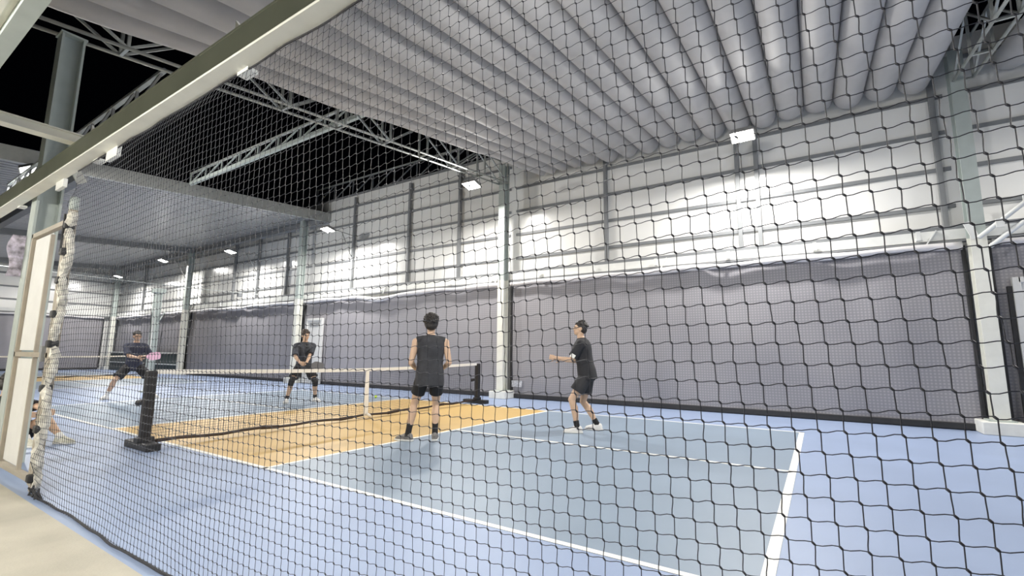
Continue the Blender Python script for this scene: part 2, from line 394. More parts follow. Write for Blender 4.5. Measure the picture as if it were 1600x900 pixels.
# pleated canvas canopy
def roofz(y): return 6.32 + 0.12*(y-8)
def pleat_mesh(w, sag, seed, y0=-2.4, y1=8.16, ragged=0.0, k0=0.0, k1=0.0):
    """one hanging fold from cusp to cusp; k0, k1 slant its two edges for the gathered end"""
    rnd = random.Random(seed); ph = [rnd.uniform(0, 6.28) for _ in range(5)]
    nu, ny = 16, 26; vs, fs = [], []
    for j in range(ny+1):
        t = j/ny; y = y0+(y1-y0)*t
        xa = -k0*(8-y); xb = w-k1*(8-y)
        for i in range(nu+1):
            u = i/nu; a = math.pi*u
            x = xa+(xb-xa)*(0.5-0.5*math.cos(a)*(1-0.15*math.sin(a)))
            s = sag*(1+0.10*math.sin(6*t+ph[0]))
            z = roofz(y)+0.05 - s*math.sin(a)**0.75
            z += 0.010*math.sin(14*t+ph[1]+3*u)*math.sin(a) + 0.006*math.sin(41*t+ph[2]+5*u)*math.sin(a)
            if ragged: z -= ragged*(1-u)**2*(0.5+0.5*math.sin(t*22+ph[3]))
            x += 0.008*math.sin(9*t+ph[4])*math.sin(a)
            vs.append((x, y, z))
    n = nu+1
    for j in range(ny):
        for i in range(nu): fs.append((j*n+i, j*n+i+1, (j+1)*n+i+1, (j+1)*n+i))
    me = G().add(vs, fs).mesh('pleat'); me.materials.append(M['roof'])
    me.polygons.foreach_set('use_smooth', [True]*len(me.polygons))
    return me
PM = [pleat_mesh(0.5, 0.28, s) for s in range(5)]
def canopy(x0, x1, label, gathered):
    c = empty('pleated_canopy', (x0, 3, 6), label, 'canopy', 'retractable pleated canvas canopies')
    x = x0; k = 0
    def put(me, x):
        o = link('pleat', me, None, c); o.location = V((x, 0, 0))-c.location
    if gathered:
        ed = [(x0, .075), (x0+.24, .060), (x0+.56, .044), (x0+.92, .026), (x0+1.34, 0.0)]
        for q in range(4):
            (xa, ka), (xb, kb) = ed[q], ed[q+1]
            put(pleat_mesh(xb-xa, 0.26, 20+q, ragged=0.10 if q == 0 else 0, k0=ka, k1=kb), xa)
        x = ed[-1][0]
    while x < x1-0.2:
        put(PM[(k*3) % 5], x); x += 0.5; k += 1
    return c
canopy(0.72, 9.1, 'grey pleated canvas roof gathered over the near court', True)
canopy(9.85, 18.4, 'grey pleated canvas roof starting past the truss at the upper right', False)

# trusses across the hall
def cross_truss(x, label, y0=-2.0, y1=7.75):
    t = empty('roof_truss', (x, y0, 5), label, 'truss', 'lattice roof trusses')
    zb = lambda y: 5.08+0.115*y
    H = 0.72
    for sx in (-0.13, 0.13):
        G().tube([(x+sx, y0, zb(y0)), (x+sx, y1, zb(y1))], 0.024, 8).part('bottom_chord', M['galv'], t, True)
        G().tube([(x+sx, y0, zb(y0)+H), (x+sx, y1, zb(y1)+H)], 0.024, 8).part('top_chord', M['galv'], t, True)
    n = 9; st_ = (y1-y0)/n
    for k in range(n+1):
        y = y0+st_*k
        G().bar((x-0.13, y, zb(y)), (x+0.13, y, zb(y)), 0.035).part('rung', M['galv'], t)
        for sx in (-0.13, 0.13):
            G().bar((x+sx, y, zb(y)), (x+sx, y, zb(y)+H), 0.035).part('post', M['galv'], t)
            if k < n:
                a, b = (y, y+st_) if k % 2 else (y+st_, y)
                G().bar((x+sx, a, zb(a)), (x+sx, b, zb(b)+H), 0.03).part('web_bar', M['galv'], t)
    return t
cross_truss(-0.22, 'galvanised lattice truss at the edge of the gathered canopy')
cross_truss(9.40, 'galvanised lattice truss at the upper right corner')
def long_truss(y, z, h, x0, x1, label, m):
    t = empty('lengthwise_truss', (x0, y, z), label, 'truss', 'lengthwise trusses in the open bay')
    G().box((x0, y-.04, z), (x1, y+.04, z+.09)).part('bottom_chord', m, t)
    G().box((x0, y-.03, z+h-.04), (x1, y+.03, z+h)).part('top_chord', M['galv'], t)
    n = 9; s = (x1-x0)/n
    for k in range(n):
        a = x0+s*k
        G().bar((a, y, z+.05), (a, y, z+h), 0.035).part('post', m, t)
        G().bar((a, y, z+.05), (a+s, y, z+h), 0.03).part('web_bar', m, t)
    return t
long_truss(3.35, 6.22, 0.40, -8.9, -0.35, 'slim lengthwise truss crossing the middle of the open night sky', M['steel'])
long_truss(-0.42, 4.72, 0.34, -8.85, -0.36, 'slim lengthwise truss above the near beam, against the night sky', M['girt'])
long_truss(8.41, 7.13, 0.70, -10.0, 0.2, 'dark lattice truss along the top of the long wall', M['girt'])

# ================================================================== NEAR SIDE STEELWORK
hc = hcol(-0.25, -1.40, 0.0, 4.86, 0.20, 0.21, M['steel'], 'tall grey steel column behind the gate at the left', False)
G().box((-0.36, -1.52, 4.86), (-0.14, -1.28, 4.88)).part('cap_plate', M['steel'], hc)
G().bar((-0.12, -1.33, 3.42), (-0.12, -1.16, 3.12), 0.09, 0.03, (1,0,0)).part('gusset', M['pale'], hc)
nb = empty('eave_beam', (-9, -1.60, 2.82), 'long olive grey steel beam carrying the foreground netting', 'beam')
G().box((-14, -1.65, 2.82), (12.5, -1.545, 2.835)).part('bottom_flange', M['pale'], nb)
G().box((-14, -1.648, 2.835), (12.5, -1.60, 2.985)).part('web', M['beam'], nb)
G().box((-14, -1.65, 2.985), (12.5, -1.545, 3.0)).part('top_flange', M['beam'], nb)
for x in (-0.6, 1.86, 4.28, 6.7, 9.1):
    G().prism([(x-.05, 3.0), (x+.05, 3.0), (x+.05, 3.02), (x-.05, 3.13)], 'y', -1.60, -1.585).part('bracket', M['duct'], nb)
    G().box((x-.06, -1.56, 2.80), (x+.06, -1.50, 2.822)).part('clip', M['duct'], nb)
for x in (0.9, 2.25): G().box((x-.12, -1.56, 2.74), (x+.12, -1.53, 2.822)).part('clip', M['duct'], nb)
for x in (3.25,): G().box((x-.16, -1.58, 3.0), (x+.16, -1.56, 3.06)).part('clip', M['duct'], nb)
sb = empty('soffit_beam', (0, -2.4, 2.8), 'cream painted beam close overhead at the upper left corner', 'beam')
G().box((-14, -2.41, 2.79), (12, -2.339, 2.95)).part('flange', M['steel'], sb)
G().box((-14, -2.95, 2.84), (12, -2.41, 2.969)).part('soffit', M['pale'], sb)
G().box((-14, -2.47, 2.815), (12, -2.44, 2.84)).part('drip_edge', M['pale'], sb)
gl_ = structure(G().box((-14, -9, 2.97), (12, -2.36, 3.05)).part('ceiling_gallery', M['pale']))
for x in (-3.0, 3.6):  # unseen tubes, guessed from the lit near beam, added to match its brightness
    tl = empty('added_tube_light', (x, -5.2, 2.9), 'added unseen tube light under the viewing gallery ceiling, behind the camera' if x > 0 else 'added unseen tube light under the viewing gallery ceiling, further along', 'light')
    G().box((x-.6, -5.23, 2.62), (x+.6, -5.17, 2.66)).part('batten', M['duct'], tl)
    for q in (-.5, .5): G().tube([(x+q, -5.2, 2.66), (x+q, -5.2, 2.97)], .006, 6).part('hanger', M['galv'], tl)
    G().tube([(x-.58, -5.2, 2.595), (x+.58, -5.2, 2.595)], .018, 8).part('tube', M['addedtube'], tl, True)
cb = empty('tie_beam', (1.6, -2.0, 2.95), 'pale horizontal tie beam meeting the eave beam at the left', 'beam')
G().box((1.52, -2.38, 3.005), (1.60, -1.56, 3.075)).part('web', M['pale'], cb)
G().box((1.50, -2.38, 3.075), (1.62, -1.56, 3.085)).part('flange', M['pale'], cb)
G().box((1.50, -2.38, 3.0), (1.62, -1.56, 3.01)).part('flange', M['pale'], cb)

# gate leaf
gt = empty('gate', (0.75, -1.53, 0), 'tan steel gate with tall white panel at the left edge', 'gate')
def gb(a, b, w=0.045, h=0.045, m=None, n='stile'): G().bar(a, b, w, h, (0,1,0)).part(n, m or M['tan'], gt)
gy = -1.53
gb((0.16, gy, 0.04), (0.16, gy, 2.38), n='stile'); gb((1.24, gy, 0.04), (1.24, gy, 2.38), n='stile')
gb((0.80, gy, 0.10), (0.80, gy, 2.30), 0.03, 0.03, n='mullion')
for z in (0.08, 1.14, 2.36): gb((0.14, gy, z), (1.26, gy, z), n='rail')
G().box((0.19, gy+.005, 0.12), (0.78, gy+.012, 1.10)).part('panel', M['gpanel'], gt)
G().box((0.19, gy+.005, 1.18), (0.78, gy+.012, 2.32)).part('panel', M['gpanel'], gt)
G().box((1.15, gy-.05, 1.08), (1.20, gy-.02, 1.22), 0.005).part('latch', M['girt'], gt)
gp = empty('gate_post', (1.40, -1.54, 0), 'slim gate post wrapped with white lashing, black ties and the netting edge', 'post')
G().box((1.30, -1.56, 0), (1.36, -1.50, 2.46), 0.006).part('post', M['tan'], gp)
G().tube([(1.33, -1.53, 2.46), (1.33, -1.53, 2.58)], 0.035, 10).part('post_cap', M['steel'], gp, True)
rn = random.Random(4)
pts = [(1.41+0.012*math.sin(z*19)+rn.uniform(-.006, .006), -1.545+0.012*math.sin(z*13), z) for z in np.linspace(0.03, 2.42, 70)]
G().tube(pts, [0.032+rn.uniform(-.008, .010) for _ in pts], 9).part('lashing', M['lash'], gp, True)
for z in (0.12, 0.52, 0.86, 1.24, 1.50, 1.80, 2.06, 2.30):
    G().box((1.345, -1.595, z-.035), (1.425, -1.52, z+.03), 0.012).part('tie', M['black'], gp)
G().tube([(1.38, -1.59, z) for z in np.linspace(2.05, 2.4, 8)], 0.009, 6).part('tie_cord', M['black'], gp)
# poster on the column
po = G(); vs = []; fs = []
for j in range(11):
    for i in range(5):
        vs.append((-0.36-0.02*math.sin(j*.9+i), -1.62+0.045*i+0.02*math.sin(j*.7), 1.98+0.046*j)); 
for j in range(10):
    for i in range(4): fs.append((j*5+i, j*5+i+1, j*5+i+6, j*5+i+5))
pom = po.add(vs, fs).thing('hanging_banner', M['poster'], (-0.36, -1.55, 1.98), True)
sol = pom.modifiers.new('thick', 'SOLIDIFY'); sol.thickness = 0.006
tag(pom, 'small crumpled purple and white banner hanging on the left column', 'banner')

# ================================================================== FOREGROUND NETTING
def netting():
    root = empty('barrier_netting', (1.4, -1.57, 0), 'large black knotted netting stretched across the whole foreground', 'netting')
    px, pz = 0.0475, 0.0465; Y0 = -1.57; XL, XR, ZT = 1.42, 9.2, 2.80
    NR = int(ZT/pz)+1; drift = 0.0046
    i0 = -1; NC = int((XR-XL)/px)+int(NR*drift/px)+2
    rs = np.random.RandomState(3)
    J, I = np.meshgrid(np.arange(NR), np.arange(NC), indexing='ij')
    Z = ZT - J*pz
    X = XL - NR*drift + I*px + J*drift
    jit = rs.normal(0, 0.0007, X.shape); jitz = rs.normal(0, 0.0006, X.shape)
    X = X + 0.008*np.sin(Z*2.1+X*1.7)+0.003*np.sin(Z*5+X*2.3)+jit
    edge = np.exp(-(np.clip(X-XL, 0, None))/0.35)
    Zd = Z + 0.005*np.sin(X*2.6+Z*2)+0.002*np.sin(X*7)+jitz + edge*0.030*np.sin(Z*9)
    Yd = Y0 + 0.012*np.sin(X*2.3+Z*1.1)+0.003*np.sin(X*5.1-Z*3.3) + edge*0.02*np.sin(Z*17)
    low = np.exp(-Z/0.16)
    Yd = Yd + 0.010*low*np.sin(X*3.3)
    Zd = np.maximum(Zd, 0.012); Zd[0] = ZT
    Yd[0] = -1.555; Yd[1] = Yd[1]*.5-1.556*.5
    K = np.stack([np.maximum(X, XL), Yd, Zd], -1)       # knots
    live = (X > XL-0.03) & (X < XR)
    a = 0.0026
    verts, quads = [], []
    cnt = 0
    def run(P, rad):
        nonlocal cnt
        n = len(P)
        T = np.empty_like(P); T[1:-1] = P[2:]-P[:-2]; T[0] = P[1]-P[0]; T[-1] = P[-1]-P[-2]
        T /= np.linalg.norm(T, axis=1)[:, None]+1e-9
        s = np.cross(T, np.array([0, 1.0, 0])); s /= np.linalg.norm(s, axis=1)[:, None]+1e-9
        yv = np.cross(s, T)
        ring = np.stack([P+s*rad, P+yv*rad, P-s*rad, P-yv*rad], 1).reshape(-1, 3)
        verts.append(ring)
        b = cnt+4*np.arange(n-1)[:, None]; k = np.arange(4)[None]; k2 = (k+1) % 4
        quads.append(np.stack([b+k, b+k2, b+4+k2, b+4+k], -1).reshape(-1, 4)); cnt += 4*n
    ex = np.array([a, 0, -a])
    R = 0.00122
    for i in range(NC):                     # upright cords
        js = np.where(live[:, i])[0]
        if len(js) < 2: continue
        k = K[js, i]; seg = []
        A = k[:-1]+ex; B = k[1:]-ex
        D = B-A
        seg = np.stack([A, A+D*[[.14, .3, .3]], A+D*[[.86, .7, .7]], B], 1).reshape(-1, 3)
        run(seg, R)
    for j in range(NR):                     # level cords
        iis = np.where(live[j])[0]
        if len(iis) < 2: continue
        k = K[j, iis]; A = k[:-1]+ex; B = k[1:]-ex; D = B-A
        seg = np.stack([A, A+D*[[.3, .3, .1]], A+D*[[.7, .7, .9]], B], 1).reshape(-1, 3)
        run(seg, R*0.9)
    v = np.concatenate(verts); q_ = np.concatenate(quads)
    def mk(name, v, f, m):
        me = bpy.data.meshes.new(name); nl = f.shape[1]
        me.vertices.add(len(v)); me.vertices.foreach_set('co', (v-np.array(root.location)).astype(np.float32).ravel())
        me.loops.add(f.size); me.loops.foreach_set('vertex_index', f.astype(np.int32).ravel())
        me.polygons.add(len(f)); me.polygons.foreach_set('loop_start', np.arange(len(f), dtype=np.int32)*nl)
        me.polygons.foreach_set('loop_total', np.full(len(f), nl, dtype=np.int32))
        me.update(calc_edges=True); me.validate()
        me.polygons.foreach_set('use_smooth', np.ones(len(f), dtype=bool))
        o = link(name, me, m, root); o['kind'] = 'stuff'; return o
    mk('cords', v, q_, M['cord'])
    # knots: stretched octahedra lying on the down-right diagonal, subdivided once
    c45 = math.sqrt(.5); d1 = np.array([c45, 0, -c45]); d2 = np.array([c45, 0, c45]); d3 = np.array([0, 1.0, 0])
    base = []
    for h, r in ((-1, 0), (-.55, .85), (.55, .85), (1, 0)):
        if r == 0: base.append(d1*h*0.0058)
        else:
            for t in range(6):
                an = t*math.pi/3; base.append(d1*h*0.0058+(d2*math.cos(an)+d3*math.sin(an))*r*0.0031)
    base = np.array(base)
    tf = []
    for t in range(6):
        t2 = (t+1) % 6
        tf += [(0, 1+t2, 1+t), (1+t, 1+t2, 7+t2), (1+t, 7+t2, 7+t), (13, 7+t, 7+t2)]
    tf = np.array(tf)
    kn = K[live]
    vv = (kn[:, None]+base[None]).reshape(-1, 3)
    ff = (np.arange(len(kn))[:, None, None]*14+tf[None]).reshape(-1, 3)
    mk('knots', vv, ff, M['cord'])
    G().tube([(x, -1.556+0.004*math.sin(x*9), 2.812-0.006*abs(math.sin(x*6))) for x in np.arange(1.42, 9.2, .06)], 0.006, 6).part('top_rope', M['rope'], root)
    G().tube([(x, -1.57+0.010*math.sin(x*3.3)+0.004*math.sin(x*11), 0.010+0.002*math.sin(x*17)) for x in np.arange(1.45, 9.2, .05)], 0.008, 7).part('bottom_rope', M['rope'], root)
    rr = random.Random(2)
    for k in range(9):
        x = 1.44+k*0.03
        G().tube([(x, -1.56, .01), (x+.02, -1.58+rr.uniform(-.02, .02), .04+rr.uniform(0, .03)), (x+.07, -1.57+rr.uniform(-.03, .03), .012)], 0.007, 6).part('loose_loop', M['rope'], root)
netting()

# ================================================================== COURT NETS
def court_net(cx, label):
    r = empty('court_net', (cx, 3.05, 0), label, 'net', 'portable court nets')
    ya, yb = -0.30, 6.40
    for y in (ya, yb):
        p = G().box((cx-.055, y-.055, 0.05), (cx+.055, y+.055, 0.94), 0.02).part('post', M['sleeve'], r)
        G().box((cx-.38, y-.075, 0.0), (cx+.30, y+.075, 0.085), 0.012).part('base_foot', M['black'], r)
        G().box((cx-.06, y-.09, 0.08), (cx+.06, y+.09, 0.14), 0.01).part('base_socket', M['black'], r)
        G().tube([(cx-.05, y-.03, .56), (cx-.15, y-.05, .54)], [.03, .04], 8).part('winch', M['black'], r)
    zt = lambda y: 0.87+0.055*abs((y-3.05)/3.35)**1.6
    ys = np.linspace(ya+.05, yb-.05, 41)
    g = G(); vs = []
    rings = [[(cx-.012, y, zt(y)-.028), (cx+.012, y, zt(y)-.028), (cx+.012, y, zt(y)+.028), (cx-.012, y, zt(y)+.028)] for y in ys]
    g.loft(rings).part('top_tape', M['tape'], r)
    G().loft([[(cx+.016-.004, 3.05-w, z), (cx+.022, 3.05-w, z), (cx+.022, 3.05+w, z), (cx+.016-.004, 3.05+w, z)] for z, w in ((0.05, .045), (0.12, .05), (0.3, .05), (0.6, .042), (0.87, .034))]).part('centre_strap', M['tape'], r)
    G().tube([(cx+.03, 3.05, .10), (cx+.07, 3.09, .055), (cx+.06, 3.12, .03)], [.02, .03, .03], 8).part('strap_buckle', M['tape'], r, True)
    # mesh of level and upright cords
    g = G(); t = 0.0016
    for k in range(int((yb-ya-.1)/0.034)):
        y = ya+.06+k*0.034; g.bar((cx, y, 0.10), (cx, y, zt(y)-.02), t*2)
    for k in range(23):
        z = 0.10+k*0.0335
        for m_ in range(8):
            y0, y1 = ys[m_*5], ys[m_*5+5]
            g.bar((cx, y0, .10+(zt(y0)-.12)*k/23), (cx, y1, .10+(zt(y1)-.12)*k/23), t*2)
    o = g.part('mesh', M['cord'], r); o['kind'] = 'stuff'
    pts = [(cx+.008*math.sin(k*.9), ya+.1+(yb-ya-.2)*k/24, 0.075+.012*math.sin(k*1.7)-.02*math.sin(math.pi*k/24)) for k in range(25)]
    G().tube(pts, 0.021, 8).part('bottom_bar', M['bar'], r, True)
    for k in (5, 10, 14, 19): G().tube([pts[k], pts[k+1]], 0.028, 8).part('bar_joint', M['bar'], r, True)
    return r
court_net(0.0, 'portable black and white court net on the near court')
court_net(-19.3, 'distant court net with white tape on the second court at the left')
b = G().ell((0, 0, 0), (.037, .037, .037), None, 16, 10).mesh('ball')
bo = link('pickleball', b, M['ball'], None, (-2.83, 5.75, 0.037), True); tag(bo, 'yellow-green ball on the floor by the far sideline', 'ball')

# divider post and cable between the courts
dp = empty('divider_post', (-9.2, 2.95, 0), 'free-standing grey post between the two courts, behind the left player', 'post')
G().box((-9.3, 2.87, 0.03), (-9.1, 3.03, 2.85), 0.01).part('shaft', M['steel'], dp)
G().box((-9.34, 2.82, 2.85), (-9.06, 3.10, 2.98), 0.01).part('head', M['steel'], dp)
G().box((-9.09, 2.84, 0.03), (-9.06, 2.87, 2.4), 0.004).part('white_rod', M['duct'], dp)
G().box((-9.35, 2.8, 0), (-9.05, 3.1, .04)).part('base_plate', M['steel'], dp)
for s_ in (-1, 1):
    G().tube([(-9.08, 2.95+s_*.06, 2.05), (-9.06, 2.95+s_*.16, 2.3)], 0.018, 6).part('arm', M['steel'], dp)
    G().tube([(-9.06, 2.95+s_*.16, 2.3), (-9.05, 2.95+s_*.13, 1.5), (-9.05, 2.95+s_*.12, .3)], 0.010, 6).part('cable', M['black'], dp)
ca = G().tube([(-9.2, y, 3.16-.05*math.sin((y+1.3)/8.9*math.pi)) for y in np.linspace(-1.3, 7.7, 20)], 0.012, 6).thing('divider_cable', M['galv'], (-9.2, 3.2, 3.1))
tag(ca, 'thin steel cable spanning across the hall between the courts', 'cable')
ck = G().box((-9.24, 5.2, 2.98), (-9.16, 5.32, 3.12), .01).part('cable_clip', M['girt'], ca)

# folding chair and bag far at the left edge
fc = empty('folding_chair', (-25.0, 3.25, 0), 'small white-legged folding chair beyond the second net, at the left edge', 'chair')
for y in (3.05, 3.45):
    G().bar((-25.2, y, 0), (-24.8, y, .45), 0.03).part('leg', M['duct'], fc); G().bar((-24.8, y, 0), (-25.2, y, .45), 0.03).part('leg', M['duct'], fc)
    G().bar((-25.2, y, .45), (-25.28, y, .85), 0.03).part('back_post', M['duct'], fc)
G().box((-25.22, 3.03, .44), (-24.78, 3.47, .48), .01).part('seat', M['black'], fc)
G().box((-25.29, 3.03, .65), (-25.24, 3.47, .85), .01).part('backrest', M['black'], fc)
bg = empty('sports_bag', (-24.2, 4.35, 0), 'small dark sports bag on the floor by the end wall', 'bag')
G().box((-24.4, 4.2, 0.005), (-24.0, 4.5, .24), .06).part('bag_body', M['black'], bg, True)
G().tube([(-24.3, 4.35, .22), (-24.25, 4.35, .32), (-24.15, 4.35, .32), (-24.1, 4.35, .22)], .012, 6).part('handle', M['black'], bg)

# ================================================================== FLOODLIGHTS
def floodlight(p, nrm, label, power, stay=None, w=0.44, hang=None):
    p = V(p); n = V(nrm).normalized()
    r = empty('floodlight', p, label, 'floodlight', 'white floodlights')
    x = V((1, 0, 0)); y = n.cross(x).normalized(); x = y.cross(n)
    def slab(a, b, wx, wy, name, m):
        vs = []
        for d in (a, b):
            for sx, sy in ((-1,-1),(1,-1),(1,1),(-1,1)): vs.append(p + x*sx*wx + y*sy*wy + n*d)
        return G().add(vs, [(3,2,1,0),(4,5,6,7),(0,1,5,4),(1,2,6,5),(2,3,7,6),(3,0,4,7)]).part(name, m, r)
    slab(-.09, -.012, w*.42, w*.32, 'heat_sink', M['housing']); slab(-.012, .014, w*.5, w*.4, 'housing', M['housing'])
    slab(.014, .02, w*.45, w*.35, 'lens', M['lamp'])
    if stay:
        for q, qq in enumerate(stay): G().tube([p - n*.09 if q == 0 else (p - n*.09)*.45+V(stay[0])*.55, V(qq)], 0.016, 8).part('arm', M['housing'], r, True)
    ld = bpy.data.lights.new('floodlight_beam', 'AREA'); ld.shape = 'RECTANGLE'; ld.size = w*.9; ld.size_y = w*.7
    ld.energy = power; ld.color = (1.0, 0.97, 0.92)
    lo = bpy.data.objects.new('floodlight_beam', ld); COL.objects.link(lo); lo.parent = r
    lo.location = n*0.03; lo.rotation_euler = n.to_track_quat('-Z', 'Y').to_euler()
    return r
FN = (0, -0.24, -0.97)
floodlight((6.0, 7.0, 5.50), FN, 'brightest floodlight, high on the long wall right of centre', LAMP_POWER, [(5.72, 8.20, 5.62)])
floodlight((-0.47, 6.6, 5.62), FN, 'floodlight under the canopy edge truss near the image centre', LAMP_POWER*.95, [(-0.35, 6.75, 5.84)])
floodlight((-7.14, 7.0, 5.42), FN, 'floodlight on a stayed arm right of the metal deck corner', LAMP_POWER*1.1, [(-7.35, 8.20, 5.5), (-7.35, 8.20, 4.7)])
floodlight((-13.78, 7.0, 5.38), FN, 'floodlight under the metal deck, third from the left end of the long wall', LAMP_POWER, [(-13.85, 8.20, 5.45), (-13.85, 8.20, 4.7)])
floodlight((-20.46, 7.0, 5.66), FN, 'floodlight under the metal deck, second from the far corner', LAMP_POWER, [(-20.6, 8.20, 5.6), (-20.6, 8.20, 4.8)])
floodlight((-26.25, 7.0, 5.33), FN, 'farthest floodlight, at the corner of the end wall', LAMP_POWER, [(-26.2, 8.20, 5.4), (-26.2, 8.20, 4.6)])
FM = (0.0, 0.66, -0.75)
floodlight((-8.72, -0.14, 5.41), (0.62, 0.42, -0.66), 'floodlight on the deck fascia at the left edge, beside the tall column', LAMP_POWER*1.3, [(-8.9, -0.14, 5.6)])
floodlight((5.0, -0.3, 4.6), FM, 'added unseen near-side floodlight hanging under the canopy above the netting', LAMP_POWER*.5, [(5.0, -0.3, 5.05)])  # lamp added out of view to brighten the long wall and players
floodlight((13.2, 7.0, 5.50), FN, 'added floodlight on the long wall, unseen beyond the right edge', LAMP_POWER, [(12.5, 8.20, 5.35)])  # extra lamp out of view, added to keep the right floor bright
floodlight((11.7, -0.3, 4.6), FM, 'added near-side floodlight under the canopy, unseen beyond the right edge', LAMP_POWER*.3, [(11.7, -0.3, 5.05)])  # another added lamp, out of view, to match brightness at the right

# ================================================================== PEOPLE
REMESH = []
def remesh(o, voxel, smooth=5):
    REMESH.append((o, voxel, smooth))
def ik(a, c, l1, l2, pole):
    a = V(a); c = V(c); d = c-a; L = min(d.length, (l1+l2)*0.999); dn = d.normalized(); c = a+dn*L
    h = (l1*l1-l2*l2+L*L)/(2*L); r = math.sqrt(max(0, l1*l1-h*h))
    p = V(pole); p = (p-dn*p.dot(dn)).normalized()
    return a+dn*h+p*r, c
def limb(g, A, B, stations, n=12):
    A = V(A); B = V(B)
    ts = [s[0] for s in stations]; g.tube([A+(B-A)*t for t in ts], [s[1] for s in stations], n)
def ringpts(c, w, d, X, Y, n=20, e=2.4):
    out = []
    for k in range(n):
        a = 2*math.pi*k/n; ca, sa = math.cos(a), math.sin(a)
        out.append(V(c)+X*(w*math.copysign(abs(ca)**(2/e), ca))+Y*(d*math.copysign(abs(sa)**(2/e), sa)))
    return out
def hand(g, w, d, nrm, side, curl):
    """palm and five fingers; d = pointing direction, nrm = palm normal"""
    w = V(w); d = V(d).normalized(); nrm = V(nrm); nrm = (nrm-d*nrm.dot(d)).normalized(); x = d.cross(nrm)*side
    R = Matrix((x, nrm, d)).transposed()
    g.tube([w-d*.03, w+d*.03], [.026, .028], 10)
    g.ell(w+d*.055, (.041, .018, .052), R)
    for k, (off, L) in enumerate(((-.03, .066), (-.010, .078), (.011, .073), (.030, .058))):
        p = w+d*.092+x*off; ang = 0.15; pts = [p-d*.02, p]
        for s_ in (.42, .32, .26):
            ang += curl; p = p+(d*math.cos(ang)+nrm*math.sin(ang))*L*s_; pts.append(p)
        g.tube(pts, [.0105, .0102, .0098, .0092, .0082], 8)
    p = w+d*.03-x*.034; td = (d*.65-x*.62+nrm*.35).normalized()
    p1 = p+td*.038; p2 = p1+(td*.6+nrm*.5+d*.5).normalized()*.030
    g.tube([p+x*.012, p, p1, p2], [.014, .0135, .0115, .0095], 8)
